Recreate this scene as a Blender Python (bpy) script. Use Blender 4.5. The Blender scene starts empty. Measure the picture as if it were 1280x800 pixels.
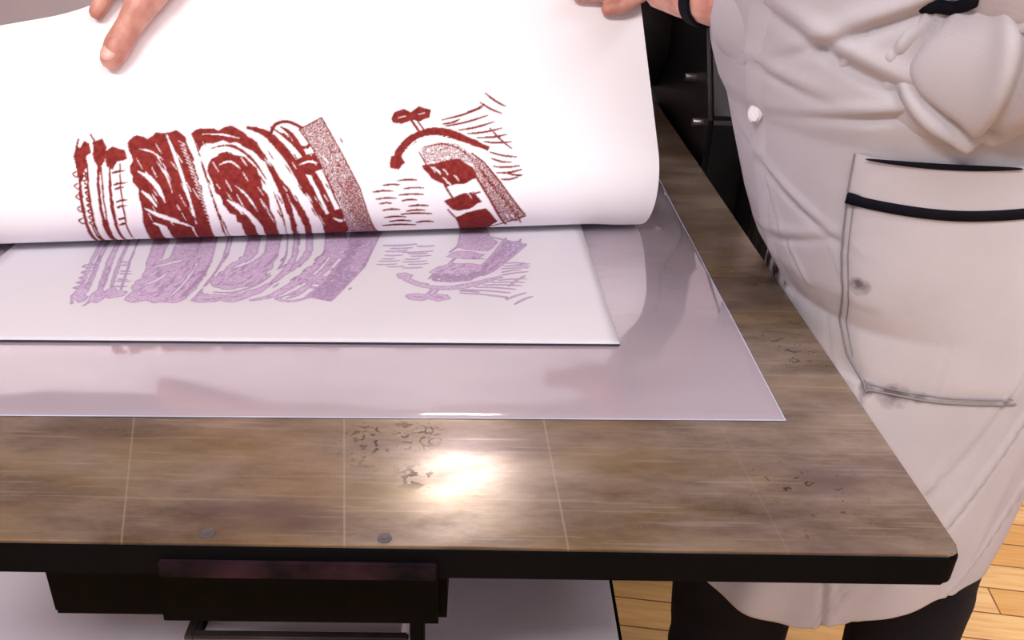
import bpy, bmesh, math, random
import numpy as np
from mathutils import Vector, Matrix, noise

random.seed(7); rng = np.random.default_rng(7)
scene = bpy.context.scene
scene.view_settings.view_transform = 'Standard'
COL = scene.collection

# ------------------------------------------------------------------ camera
F = 1100.0
TH, PSI, RHO = math.radians(27.8), 0.0465, 0.048
CAM = np.array([0.0, 0.0, 1.33])
fwd = np.array([math.sin(PSI)*math.cos(TH), math.cos(PSI)*math.cos(TH), -math.sin(TH)])
r0 = np.array([math.cos(PSI), -math.sin(PSI), 0.0])
u0 = np.cross(r0, fwd)
right = r0*math.cos(RHO) + u0*math.sin(RHO)
up = u0*math.cos(RHO) - r0*math.sin(RHO)
cd = bpy.data.cameras.new("camera"); cam = bpy.data.objects.new("camera", cd); COL.objects.link(cam)
cd.lens = 36*F/1280; cd.sensor_width = 36; cd.clip_start = 0.02
m = Matrix.Identity(4)
for i in range(3):
    m[i][0] = right[i]; m[i][1] = up[i]; m[i][2] = -fwd[i]; m[i][3] = CAM[i]
cam.matrix_world = m
scene.camera = cam

def measure_y(px, py, y):
    """world point on the vertical plane at distance y, from a measurement in the photograph"""
    d = fwd*F + right*(px-640) + up*(400-py)
    return CAM + d*(y/d[1])
def measure_z(px, py, z):
    d = fwd*F + right*(px-640) + up*(400-py)
    return CAM + d*((z-CAM[2])/d[2])
def view(p):
    q = p-CAM
    dd = q@fwd
    return 640+F*(q@right)/dd, 400-F*(q@up)/dd

BED = 0.88

# ------------------------------------------------------------------ helpers
def link(name, me, parent=None, mats=(), smooth=False, label=None, category=None, kind=None, group=None):
    o = bpy.data.objects.new(name, me); COL.objects.link(o)
    for mt in mats: me.materials.append(mt)
    if smooth:
        me.polygons.foreach_set("use_smooth", [True]*len(me.polygons))
    if parent: o.parent = parent
    if label: o["label"] = label
    if category: o["category"] = category
    if kind: o["kind"] = kind
    if group: o["group"] = group
    return o
def empty(name, loc, label, category):
    o = bpy.data.objects.new(name, None); COL.objects.link(o); o.location = loc
    o["label"] = label; o["category"] = category
    o.empty_display_size = 0.05
    return o
def adopt(child, parent):
    child.parent = parent
    child.matrix_parent_inverse = Matrix.Translation(parent.location).inverted()
def from_bm(bm):
    me = bpy.data.meshes.new("mesh"); bm.normal_update(); bm.to_mesh(me); bm.free(); return me
def slab(x0, x1, y0, y1, z0, z1, r=0.0, bev=0.0, seg=6):
    bm = bmesh.new(); pts = []
    if r > 0:
        for cx, cy, a0 in ((x1-r, y1-r, 0), (x0+r, y1-r, 90), (x0+r, y0+r, 180), (x1-r, y0+r, 270)):
            for k in range(seg+1):
                a = math.radians(a0+90*k/seg); pts.append((cx+r*math.cos(a), cy+r*math.sin(a)))
    else:
        pts = [(x0, y0), (x1, y0), (x1, y1), (x0, y1)]
    vb = [bm.verts.new((p[0], p[1], z0)) for p in pts]; vt = [bm.verts.new((p[0], p[1], z1)) for p in pts]
    bm.faces.new(vb[::-1]); bm.faces.new(vt); n = len(pts)
    for i in range(n): bm.faces.new((vb[i], vb[(i+1) % n], vt[(i+1) % n], vt[i]))
    if bev > 0:
        bmesh.ops.bevel(bm, geom=[e for e in bm.edges], offset=bev, segments=2, affect='EDGES', clamp_overlap=True)
    bmesh.ops.recalc_face_normals(bm, faces=bm.faces)
    return from_bm(bm)
def tube(pts, rads, seg=24, cap=True):
    bm = bmesh.new(); rings = []
    pts = [Vector(p) for p in pts]
    for i, p in enumerate(pts):
        d = (pts[min(i+1, len(pts)-1)]-pts[max(i-1, 0)]).normalized()
        a = d.orthogonal().normalized() if i == 0 else (pa - d*pa.dot(d)).normalized()
        pa = a; b = d.cross(a)
        rings.append([bm.verts.new(p+(a*math.cos(t)+b*math.sin(t))*rads[i]) for t in [2*math.pi*k/seg for k in range(seg)]])
    for i in range(len(rings)-1):
        for k in range(seg):
            bm.faces.new((rings[i][k], rings[i][(k+1) % seg], rings[i+1][(k+1) % seg], rings[i+1][k]))
    if cap:
        bm.faces.new(rings[0][::-1]); bm.faces.new(rings[-1])
    bmesh.ops.recalc_face_normals(bm, faces=bm.faces)
    return from_bm(bm)
def hulls(caps, sub=2):
    """tapered capsules: list of (p1,r1,p2,r2)"""
    V = []; Fc = []
    for p1, ra, p2, rb in caps:
        bm = bmesh.new()
        for p, r in ((p1, ra), (p2, rb)):
            g = bmesh.ops.create_icosphere(bm, subdivisions=sub, radius=r)
            bmesh.ops.translate(bm, verts=g['verts'], vec=Vector(p))
        h = bmesh.ops.convex_hull(bm, input=bm.verts)
        dele = [v for v in bm.verts if not v.link_faces]
        junk = [g for g in h['geom_interior'] if isinstance(g, bmesh.types.BMVert)]
        bmesh.ops.delete(bm, geom=list(set(junk+dele)), context='VERTS')
        bm.faces.ensure_lookup_table()
        base = len(V); idx = {}
        for v in bm.verts: idx[v] = base+len(idx); V.append(tuple(v.co))
        for f in bm.faces: Fc.append([idx[v] for v in f.verts])
        bm.free()
    me = bpy.data.meshes.new("caps"); me.from_pydata(V, [], Fc); return me
def remesh(me, vox, smooth=4, fac=0.5):
    o = bpy.data.objects.new("tmp", me); COL.objects.link(o)
    md = o.modifiers.new("r", 'REMESH'); md.mode = 'VOXEL'; md.voxel_size = vox
    if smooth:
        s = o.modifiers.new("s", 'SMOOTH'); s.iterations = smooth; s.factor = fac
    dg = bpy.context.evaluated_depsgraph_get(); dg.update()
    out = bpy.data.meshes.new_from_object(o.evaluated_get(dg))
    bpy.data.objects.remove(o); return out
def join_me(mes):
    bm = bmesh.new()
    for q in mes: bm.from_mesh(q)
    return from_bm(bm)
def grid_faces(nx, ny):
    i = np.arange((nx-1)*(ny-1)); a = i % (nx-1) + (i//(nx-1))*nx
    return np.stack([a, a+1, a+1+nx, a+nx], 1)
def np_mesh(V, Fq):
    me = bpy.data.meshes.new("grid")
    me.vertices.add(len(V)); me.vertices.foreach_set("co", V.astype(np.float32).ravel())
    me.loops.add(len(Fq)*4); me.loops.foreach_set("vertex_index", Fq.astype(np.int32).ravel())
    me.polygons.add(len(Fq)); me.polygons.foreach_set("loop_start", (np.arange(len(Fq))*4).astype(np.int32))
    me.update(calc_edges=True); me.validate(); return me

# ------------------------------------------------------------------ materials
def srgb(c):
    return tuple((x/255/12.92 if x/255 <= 0.04045 else ((x/255+0.055)/1.055)**2.4) for x in c)+(1.0,)
def nt(name):
    mt = bpy.data.materials.new(name); mt.use_nodes = True
    t = mt.node_tree; b = t.nodes["Principled BSDF"]; return mt, t, b
def N(t, ty, **kw):
    n = t.nodes.new(ty)
    for k, v in kw.items():
        if k in n.inputs: n.inputs[k].default_value = v
        else: setattr(n, k, v)
    return n
def mix(t, fac, a, b, blend='MIX'):
    n = t.nodes.new('ShaderNodeMix'); n.data_type = 'RGBA'; n.blend_type = blend
    for s, v in ((n.inputs[0], fac), (n.inputs[6], a), (n.inputs[7], b)):
        if isinstance(v, bpy.types.NodeSocket): t.links.new(v, s)
        else: s.default_value = v
    return n.outputs[2]
def ramp(t, fac, p0, p1, c0=(0, 0, 0, 1), c1=(1, 1, 1, 1)):
    n = t.nodes.new('ShaderNodeValToRGB'); t.links.new(fac, n.inputs[0])
    n.color_ramp.elements[0].position = p0; n.color_ramp.elements[1].position = p1
    n.color_ramp.elements[0].color = c0; n.color_ramp.elements[1].color = c1
    return n.outputs[0]
def math_n(t, op, a, b=0.0, c=None):
    n = t.nodes.new('ShaderNodeMath'); n.operation = op
    for i, v in enumerate((a, b, c)):
        if v is None: continue
        if isinstance(v, bpy.types.NodeSocket): t.links.new(v, n.inputs[i])
        else: n.inputs[i].default_value = v
    return n.outputs[0]
def simple(name, c, rough=0.5, metal=0.0, c2=None, scale=8.0, bump=0.0, bscale=60.0, stretch=(1, 1, 1), spec=0.5, spots=None):
    mt, t, b = nt(name)
    b.inputs['Roughness'].default_value = rough; b.inputs['Metallic'].default_value = metal
    b.inputs['Specular IOR Level'].default_value = spec
    tc = N(t, 'ShaderNodeTexCoord'); mp = N(t, 'ShaderNodeMapping'); mp.inputs['Scale'].default_value = stretch
    t.links.new(tc.outputs['Object'], mp.inputs[0])
    ns = N(t, 'ShaderNodeTexNoise', Scale=scale, Detail=6.0); t.links.new(mp.outputs[0], ns.inputs[0])
    c2 = c2 or tuple(max(0, x*0.85) for x in c)
    col = mix(t, ramp(t, ns.outputs[0], 0.35, 0.65), srgb(c), srgb(c2))
    if spots:
        nz = N(t, 'ShaderNodeTexNoise', Scale=90.0, Detail=4.0); t.links.new(tc.outputs['Object'], nz.inputs[0])
        for (p, rad, amt) in spots:
            vm = N(t, 'ShaderNodeVectorMath'); vm.operation = 'DISTANCE'; t.links.new(tc.outputs['Object'], vm.inputs[0]); vm.inputs[1].default_value = tuple(p)
            mr = N(t, 'ShaderNodeMapRange'); t.links.new(vm.outputs['Value'], mr.inputs[0])
            mr.inputs[1].default_value = rad; mr.inputs[2].default_value = 0; mr.inputs[3].default_value = 0; mr.inputs[4].default_value = 1
            s = ramp(t, math_n(t, 'MULTIPLY', mr.outputs[0], nz.outputs[0]), .10, .34)
            col = mix(t, math_n(t, 'MULTIPLY', s, amt), col, srgb((48, 36, 38)))
    t.links.new(col, b.inputs['Base Color'])
    if bump:
        nb = N(t, 'ShaderNodeTexNoise', Scale=bscale, Detail=4.0); t.links.new(mp.outputs[0], nb.inputs[0])
        bp = N(t, 'ShaderNodeBump', Strength=bump, Distance=0.002); t.links.new(nb.outputs[0], bp.inputs['Height'])
        t.links.new(bp.outputs[0], b.inputs['Normal'])
    return mt

M_black = simple("black_paint", (3, 3, 5), 0.7, 0, (6, 6, 8), 6, 0.1, 40, spec=.06)
M_iron = simple("dark_cast_iron", (7, 7, 10), 0.4, 0.0, (16, 16, 21), 5, 0.4, 30, spec=.5)
M_redbrown = simple("dark_red_brown_steel", (50, 30, 38), 0.8, 0.0, (12, 9, 12), 22, 0.2, spec=.05)
M_greysteel = simple("worn_grey_steel", (112, 104, 106), 0.4, 0.5, (70, 62, 62), 9, 0.2)
M_bright = simple("polished_steel", (190, 188, 192), 0.25, 0.9, (150, 148, 152), 9)
M_white = simple("white_card", (228, 222, 232), 0.6, 0, (214, 206, 220), 3)
M_wall = simple("lavender_grey_wall", (232, 226, 236), 0.8, 0, (222, 216, 229), 1.5, 0.1, 120)
M_trim = simple("white_trim", (240, 238, 243), 0.5, 0, (232, 230, 238), 3)
M_ceiling = simple("white_ceiling", (228, 224, 226), 0.9, 0, (218, 214, 218), 2)
M_seam = simple("grey_seam_thread", (136, 130, 137), 0.9, 0, (126, 120, 127), 20, spec=0.1)
M_trimblack = simple("black_piping", (10, 10, 18), 0.8, 0, (16, 16, 26), 20, spec=0.1)
M_navy = simple("dark_navy_trousers", (16, 16, 30), 0.85, 0, (8, 8, 15), 9, 0.3, 200, spec=0.2)
M_shoe = simple("black_leather", (18, 16, 16), 0.4, 0, (28, 24, 24), 9, 0.2)
M_button = simple("pearl_button", (240, 238, 242), 0.25, 0, (228, 224, 228), 9)
M_hair = simple("grey_brown_hair", (70, 56, 48), 0.6, 0, (40, 30, 26), 30, 0.6, 90, (1, 1, 0.2))
M_eye = simple("eye_white", (235, 230, 228), 0.2, 0, (225, 220, 218), 5)

def skin_mat():
    mt, t, b = nt("skin")
    tc = N(t, 'ShaderNodeTexCoord')
    n1 = N(t, 'ShaderNodeTexNoise', Scale=30.0, Detail=5.0); t.links.new(tc.outputs['Object'], n1.inputs[0])
    c = mix(t, ramp(t, n1.outputs[0], 0.35, 0.68), srgb((214, 160, 142)), srgb((180, 112, 98)))
    t.links.new(c, b.inputs['Base Color']); b.inputs['Roughness'].default_value = 0.45
    b.inputs['Subsurface Weight'].default_value = 0.08; b.inputs['Subsurface Radius'].default_value = (0.008, 0.003, 0.0015)
    n2 = N(t, 'ShaderNodeTexNoise', Scale=180.0, Detail=3.0); t.links.new(tc.outputs['Object'], n2.inputs[0])
    bp = N(t, 'ShaderNodeBump', Strength=0.5, Distance=0.0015); t.links.new(n2.outputs[0], bp.inputs['Height'])
    t.links.new(bp.outputs[0], b.inputs['Normal']); return mt
M_skin = skin_mat()
M_nail = simple("fingernail", (222, 176, 162), 0.35, 0, (206, 154, 140), 10)

def bed_mat():
    mt, t, b = nt("worn_steel_bed")
    tc = N(t, 'ShaderNodeTexCoord'); co = tc.outputs['Object']
    sx = N(t, 'ShaderNodeSeparateXYZ'); t.links.new(co, sx.inputs[0]); X, Y = sx.outputs[0], sx.outputs[1]
    mp = N(t, 'ShaderNodeMapping'); mp.inputs['Scale'].default_value = (1.0, 2.6, 1); t.links.new(co, mp.inputs[0])
    n1 = N(t, 'ShaderNodeTexNoise', Scale=4.2, Detail=10.0, Roughness=0.66); t.links.new(mp.outputs[0], n1.inputs[0])
    c = mix(t, ramp(t, n1.outputs[0], 0.34, 0.66), srgb((98, 80, 64)), srgb((178, 160, 146)))
    n2 = N(t, 'ShaderNodeTexNoise', Scale=5.5, Detail=8.0); n2.noise_dimensions = '4D'; n2.inputs['W'].default_value = 3.1
    t.links.new(mp.outputs[0], n2.inputs[0])
    c = mix(t, math_n(t, 'MULTIPLY', ramp(t, n2.outputs[0], 0.48, 0.70), 0.55), c, srgb((140, 114, 62)))
    n3 = N(t, 'ShaderNodeTexNoise', Scale=6.0, Detail=8.0); n3.noise_dimensions = '4D'; n3.inputs['W'].default_value = 9.1
    t.links.new(mp.outputs[0], n3.inputs[0])
    c = mix(t, math_n(t, 'MULTIPLY', ramp(t, n3.outputs[0], 0.52, 0.70), 0.5), c, srgb((84, 62, 78)))
    # fine long scratches
    m3 = N(t, 'ShaderNodeMapping'); m3.inputs['Scale'].default_value = (3, 90, 1); t.links.new(co, m3.inputs[0])
    n7 = N(t, 'ShaderNodeTexNoise', Scale=3.0, Detail=3.0); t.links.new(m3.outputs[0], n7.inputs[0])
    c = mix(t, math_n(t, 'MULTIPLY', ramp(t, n7.outputs[0], 0.58, 0.66), 0.16), c, srgb((206, 192, 180)))
    n6 = N(t, 'ShaderNodeTexNoise', Scale=85.0, Detail=1.5, Distortion=1.6); t.links.new(co, n6.inputs[0])
    tot = None
    for cen, ra, rb_, lo in (((-.08, .625, BED), .05, .01, .61), ((-.045, .575, BED), .022, .005, .54), ((.27, .56, BED), .08, .02, .66), ((-.05, .635, BED), .03, .01, .56), ((.33, .80, BED), .05, .01, .62)):
        vm = N(t, 'ShaderNodeVectorMath'); vm.operation = 'DISTANCE'; t.links.new(co, vm.inputs[0]); vm.inputs[1].default_value = cen
        mr = N(t, 'ShaderNodeMapRange'); t.links.new(vm.outputs['Value'], mr.inputs[0]); mr.inputs[1].default_value = ra; mr.inputs[2].default_value = rb_
        s_ = math_n(t, 'MULTIPLY', ramp(t, n6.outputs[0], lo, lo+.05), mr.outputs[0])
        tot = s_ if tot is None else math_n(t, 'MAXIMUM', tot, s_)
    c = mix(t, math_n(t, 'MULTIPLY', tot, 0.75), c, srgb((56, 38, 32)))
    for (xa, ya, xb, yb) in ((-.249, .485, -.291, .629), (-.09, .484, -.113, .643), (.073, .4886, .064, .6565), (.238, .49, .225, .66)):
        k = (xb-xa)/(yb-ya)
        lx = math_n(t, 'MULTIPLY_ADD', Y, -k, k*ya-xa)
        d = math_n(t, 'ABSOLUTE', math_n(t, 'ADD', X, lx))
        msk = math_n(t, 'LESS_THAN', d, 0.0008)
        c = mix(t, math_n(t, 'MULTIPLY', msk, 0.2 if xa < .2 else .06), c, srgb((215, 202, 196)))
    t.links.new(c, b.inputs['Base Color'])
    b.inputs['Metallic'].default_value = 0.6
    rr = N(t, 'ShaderNodeMapRange'); t.links.new(n1.outputs[0], rr.inputs[0])
    rr.inputs[1].default_value = 0.3; rr.inputs[2].default_value = 0.7; rr.inputs[3].default_value = 0.29; rr.inputs[4].default_value = 0.18
    t.links.new(rr.outputs[0], b.inputs['Roughness'])
    bp = N(t, 'ShaderNodeBump', Strength=0.05, Distance=0.002); t.links.new(n2.outputs[0], bp.inputs['Height'])
    t.links.new(bp.outputs[0], b.inputs['Normal']); return mt
M_bed = bed_mat()

def film_mat():
    mt, t, b = nt("clear_film")
    out = t.nodes["Material Output"]
    b.inputs['Base Color'].default_value = srgb((214, 200, 218)); b.inputs['Roughness'].default_value = 0.5
    gl = N(t, 'ShaderNodeBsdfGlossy', Roughness=0.06); gl.inputs['Color'].default_value = (0.96, 0.93, 0.98, 1)
    tr = N(t, 'ShaderNodeBsdfTransparent')
    tc = N(t, 'ShaderNodeTexCoord'); n = N(t, 'ShaderNodeTexNoise', Scale=8.0, Detail=1.0); t.links.new(tc.outputs['Object'], n.inputs[0])
    bp = N(t, 'ShaderNodeBump', Strength=0.35, Distance=0.003); t.links.new(n.outputs[0], bp.inputs['Height'])
    t.links.new(bp.outputs[0], gl.inputs['Normal'])
    m1 = N(t, 'ShaderNodeMixShader'); m1.inputs[0].default_value = 0.54; t.links.new(b.outputs[0], m1.inputs[1]); t.links.new(tr.outputs[0], m1.inputs[2])
    lw = N(t, 'ShaderNodeLayerWeight', Blend=0.5)
    fac = math_n(t, 'MINIMUM', math_n(t, 'MULTIPLY', math_n(t, 'POWER', lw.outputs['Facing'], 4.2), 3.6), .9)
    m2 = N(t, 'ShaderNodeMixShader'); t.links.new(fac, m2.inputs[0]); t.links.new(m1.outputs[0], m2.inputs[1]); t.links.new(gl.outputs[0], m2.inputs[2])
    t.links.new(m2.outputs[0], out.inputs[0]); return mt
M_film = film_mat()
M_filmedge = simple("film_cut_edge", (185, 194, 220), 0.5, 0, (160, 172, 200), 9, spec=.1)

def floor_mat():
    mt, t, b = nt("oak_floor_boards")
    tc = N(t, 'ShaderNodeTexCoord'); mp = N(t, 'ShaderNodeMapping'); mp.inputs['Rotation'].default_value = (0, 0, math.radians(8))
    t.links.new(tc.outputs['Object'], mp.inputs[0])
    br = N(t, 'ShaderNodeTexBrick', Scale=1.0); t.links.new(mp.outputs[0], br.inputs[0])
    br.inputs['Brick Width'].default_value = 0.9; br.inputs['Row Height'].default_value = 0.075; br.inputs['Mortar Size'].default_value = 0.0018
    br.inputs['Color1'].default_value = srgb((240, 200, 140)); br.inputs['Color2'].default_value = srgb((222, 166, 92)); br.inputs['Mortar'].default_value = srgb((120, 74, 40))
    m2 = N(t, 'ShaderNodeMapping'); m2.inputs['Scale'].default_value = (2, 30, 1); t.links.new(mp.outputs[0], m2.inputs[0])
    n = N(t, 'ShaderNodeTexNoise', Scale=3.0, Detail=6.0); t.links.new(m2.outputs[0], n.inputs[0])
    c = mix(t, math_n(t, 'MULTIPLY', ramp(t, n.outputs[0], 0.4, 0.7), 0.5), br.outputs[0], srgb((200, 128, 54)))
    t.links.new(c, b.inputs['Base Color']); b.inputs['Roughness'].default_value = 0.35; return mt
M_floor = floor_mat()

def ink_mat(name, paper_c, paper_c2, ink_c, ink_c2, edge_c, rough, edge_amt, grain=0.0):
    mt, t, b = nt(name)
    at = N(t, 'ShaderNodeAttribute'); at.attribute_name = "ink"
    sp = N(t, 'ShaderNodeSeparateColor'); t.links.new(at.outputs['Color'], sp.inputs[0])
    tc = N(t, 'ShaderNodeTexCoord')
    n1 = N(t, 'ShaderNodeTexNoise', Scale=2.5, Detail=4.0); t.links.new(tc.outputs['Object'], n1.inputs[0])
    n2 = N(t, 'ShaderNodeTexNoise', Scale=160.0, Detail=3.0); t.links.new(tc.outputs['Object'], n2.inputs[0])
    pc = mix(t, ramp(t, n1.outputs[0], 0.35, 0.65), srgb(paper_c), srgb(paper_c2))
    ic = mix(t, ramp(t, n2.outputs[0], 0.4, 0.65), srgb(ink_c), srgb(ink_c2))
    fac = sp.outputs[0]
    if grain:
        n3 = N(t, 'ShaderNodeTexNoise', Scale=420.0, Detail=2.0); t.links.new(tc.outputs['Object'], n3.inputs[0])
        g = ramp(t, n3.outputs[0], .42, .58, (1-grain,)*3+(1,), (1, 1, 1, 1)); fac = math_n(t, 'MULTIPLY', fac, g)
    c = mix(t, fac, pc, ic)
    c = mix(t, math_n(t, 'MULTIPLY', sp.outputs[1], edge_amt), c, srgb(edge_c))
    t.links.new(c, b.inputs['Base Color']); b.inputs['Roughness'].default_value = rough
    b.inputs['Specular IOR Level'].default_value = 0.3
    return mt
M_paper = ink_mat("paper_with_red_ink", (252, 247, 251), (249, 242, 247), (138, 42, 36), (112, 26, 24), (110, 26, 24), 0.8, 0.3)
M_plate = ink_mat("plate_with_lilac_ink", (210, 206, 214), (202, 198, 207), (182, 152, 190), (168, 136, 178), (124, 84, 138), 0.45, 0.8, .5)

# ------------------------------------------------------------------ paper surface
TA = 0.172; BY0 = 1.086; AL = math.atan(TA); ca, sa = math.cos(AL), math.sin(AL)
R = 0.075; PHM = math.radians(128); TC = R*PHM
def surf(bx, t):
    bx = np.asarray(bx, float); t = np.asarray(t, float)
    ph = np.clip(t/R, 0, PHM); L = np.maximum(t-TC, 0)
    d = -R*np.sin(ph) + L*math.sin(PHM-math.pi/2) - np.minimum(t, 0)
    z = R*(1-np.cos(ph)) + L*math.cos(PHM-math.pi/2)
    by = BY0+(bx+.206)*TA
    x = bx - sa*d; y = by + ca*d
    lift = np.clip((bx-.14)/.06, 0, 1); lift = lift*lift*(3-2*lift)
    return np.stack([x, y, BED+.0052-.0030*lift+z], -1)
def unflat(x, y):
    dx, dy = x+.206, y-BY0
    s = dx*ca+dy*sa; tt = -(-dx*sa+dy*ca)
    return -.206+s*ca, tt
NORM = np.array([sa*math.cos(PHM-math.pi/2), -ca*math.cos(PHM-math.pi/2), math.sin(PHM-math.pi/2)])
def to_sheet(pts):
    pts = np.asarray(pts, float)
    bx = (pts[:, 0]-640)/1000+.02; t = np.clip((300-pts[:, 1])/700, .05, 1)
    for _ in range(14):
        p = surf(bx, t); x0, y0 = view(p); e = 1e-4
        xa, ya = view(surf(bx+e, t)); xb, yb = view(surf(bx, t+e))
        a, c = (xa-x0)/e, (ya-y0)/e; b_, d_ = (xb-x0)/e, (yb-y0)/e
        det = a*d_-b_*c; det = np.where(np.abs(det) < 2e4, -2e4, det)
        ex, ey = pts[:, 0]-x0, pts[:, 1]-y0
        bx = bx + np.clip((d_*ex-b_*ey)/det, -.05, .05); t = t+np.clip((-c*ex+a*ey)/det, -.03, .03)
        t = np.maximum(t, .034)
    t = np.where(pts[:, 1] >= 284, .005, t)
    return bx, t
def P(px, py, h):
    bx, t = to_sheet([(px, py)])
    return Vector(surf(bx, t)[0]+NORM*h)

# ------------------------------------------------------------------ the drawing (ink field in sheet coordinates)
GB = np.arange(-.58, .12, .0008); GT = np.arange(0, .30, .0008)
INK = np.zeros((len(GT), len(GB)))
BB, TT = np.meshgrid(GB, GT)
def poly(v, pts, jag=0.0):
    if jag:
        q = []
        for i in range(len(pts)):
            a, b_ = pts[i], pts[(i+1) % len(pts)]; L = math.hypot(b_[0]-a[0], b_[1]-a[1]); n = max(1, int(L/6))
            for k in range(n):
                q.append((a[0]+(b_[0]-a[0])*k/n+random.uniform(-jag, jag), a[1]+(b_[1]-a[1])*k/n+random.uniform(-jag, jag)))
        pts = q
    bx, t = to_sheet(pts)
    i0, i1 = np.searchsorted(GB, [bx.min(), bx.max()]); j0, j1 = np.searchsorted(GT, [t.min(), t.max()])
    X, Y = BB[j0:j1, i0:i1], TT[j0:j1, i0:i1]
    ins = np.zeros(X.shape, bool); n = len(bx)
    for i in range(n):
        xa, ya, xb, yb = bx[i], t[i], bx[(i+1) % n], t[(i+1) % n]
        if ya == yb: continue
        c = ((ya > Y) != (yb > Y)) & (X < (xb-xa)*(Y-ya)/(yb-ya)+xa); ins ^= c
    S = INK[j0:j1, i0:i1]
    if 0 < v < 1:
        val = (rng.random(X.shape) < v).astype(float)*.9
        S[ins] = val[ins]
    else: S[ins] = v
def line(v, w, pts):
    bx, t = to_sheet(pts); w = w*.00098/2
    for i in range(len(bx)-1):
        xa, ya, xb, yb = bx[i], t[i], bx[i+1], t[i+1]
        i0, i1 = np.searchsorted(GB, [min(xa, xb)-w, max(xa, xb)+w]); j0, j1 = np.searchsorted(GT, [min(ya, yb)-w, max(ya, yb)+w])
        if i1 <= i0 or j1 <= j0: continue
        X, Y = BB[j0:j1, i0:i1], TT[j0:j1, i0:i1]
        L2 = (xb-xa)**2+(yb-ya)**2+1e-12
        q = np.clip(((X-xa)*(xb-xa)+(Y-ya)*(yb-ya))/L2, 0, 1)
        d = np.hypot(X-xa-q*(xb-xa), Y-ya-q*(yb-ya))
        S = INK[j0:j1, i0:i1]; S[d < w] = v
def spl(pts, K=6):
    P_ = [pts[0]]+list(pts)+[pts[-1]]; out = []
    for i in range(1, len(P_)-2):
        a, b, c, d = [np.array(q, float) for q in P_[i-1:i+3]]
        for k in range(K):
            s = k/K; out.append(.5*((2*b)+(-a+c)*s+(2*a-5*b+4*c-d)*s*s+(-a+3*b-3*c+d)*s**3))
    out.append(np.array(P_[-1], float)); return out
def curve(v, w, pts): line(v, w, spl(pts))
def leaf(v, w, pts, w0=.15, w1=.15, jag=.7):
    """tapered carved stroke: widest in the middle"""
    c = spl(pts, 8); n = len(c); L = []; Rr = []
    for i, p in enumerate(c):
        d = c[min(i+1, n-1)]-c[max(i-1, 0)]; d = d/(np.hypot(*d)+1e-9); nn = np.array([-d[1], d[0]]); u = i/(n-1)
        ww = w/2*(min(1, (w0+(1-w0)*u*3.0), w1+(1-w1)*(1-u)*3.0))+random.uniform(-jag, jag)*.5
        L.append(tuple(p+nn*ww)); Rr.append(tuple(p-nn*ww))
    poly(v, L+Rr[::-1])

# left post group
poly(1, [(92, 196), (95, 182), (101, 185), (106, 176), (112, 180), (114, 190), (108, 196), (110, 208), (103, 216), (104, 228), (98, 222)], 1)
poly(1, [(116, 178), (128, 173), (133, 184), (131, 200), (124, 212), (117, 198)], 1)
poly(1, [(130, 190), (140, 183), (156, 187), (160, 198), (146, 202), (141, 212), (134, 208)], 1)
leaf(1, 4, [(100, 215), (101, 245), (106, 270), (113, 300)], .6, .9); leaf(1, 3, [(109, 205), (111, 240), (117, 275), (123, 300)], .6, .9)
leaf(1, 8, [(124, 196), (125, 230), (129, 265), (137, 300)], .5, .7); leaf(1, 4, [(137, 205), (138, 240), (143, 272), (151, 300)], .5, .8)
leaf(0, 2.4, [(125, 215), (127, 245), (132, 275)])
curve(1, 1.4, [(150, 205), (151, 238), (156, 270), (161, 298)])
for k in range(11):
    y = 214+k*7.2+random.uniform(-1.5, 1.5); o = k*1.0
    if k % 2 == 0: curve(1, 1.5, [(95+o, y), (91+o, y+3), (96+o, y+7), (100+o, y+3)])
    if k % 3 != 1: leaf(1, 2.6, [(140+o, y+2), (146+o, y), (153+o+random.uniform(-4, 5), y-1)], .8, .2)
    curve(1, 2, [(104+o, y), (108+o, y+3), (104+o, y+6)])
line(1, 2, [(118, 176), (113, 168)]); line(1, 2, [(96, 182), (98, 174)])
# first big dark panel: solid top, slanting slashes below
poly(1, [(158, 180), (166, 170), (186, 172), (196, 164), (212, 166), (220, 161), (232, 172), (240, 192), (246, 216), (254, 246), (262, 276), (268, 292), (183, 292), (178, 266), (172, 238), (162, 214), (166, 200)], 1.8)
leaf(0, 6, [(172, 214), (186, 222), (198, 236), (207, 254)]); leaf(0, 4, [(176, 238), (187, 247), (197, 260)])
leaf(0, 5, [(180, 260), (196, 268), (216, 275), (242, 284)])
leaf(0, 4.5, [(208, 168), (220, 198), (232, 234), (246, 280)], .3, .3)
leaf(0, 2.2, [(174, 186), (190, 190), (204, 200)]); leaf(0, 3.4, [(190, 278), (206, 284), (226, 290)])
leaf(0, 2.2, [(196, 202), (208, 220), (216, 242)])
for k in range(24):
    y = 176+k*4.5; x = 223+k*1.65
    leaf(0, 1.3, [(x, y), (x+4, y+2), (x+9, y+6)])
leaf(1, 2.2, [(244, 178), (254, 208), (265, 244), (281, 292)], .6, .8)
leaf(1, 1.8, [(252, 206), (261, 232), (271, 262), (287, 292)], .4, .8)
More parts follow.
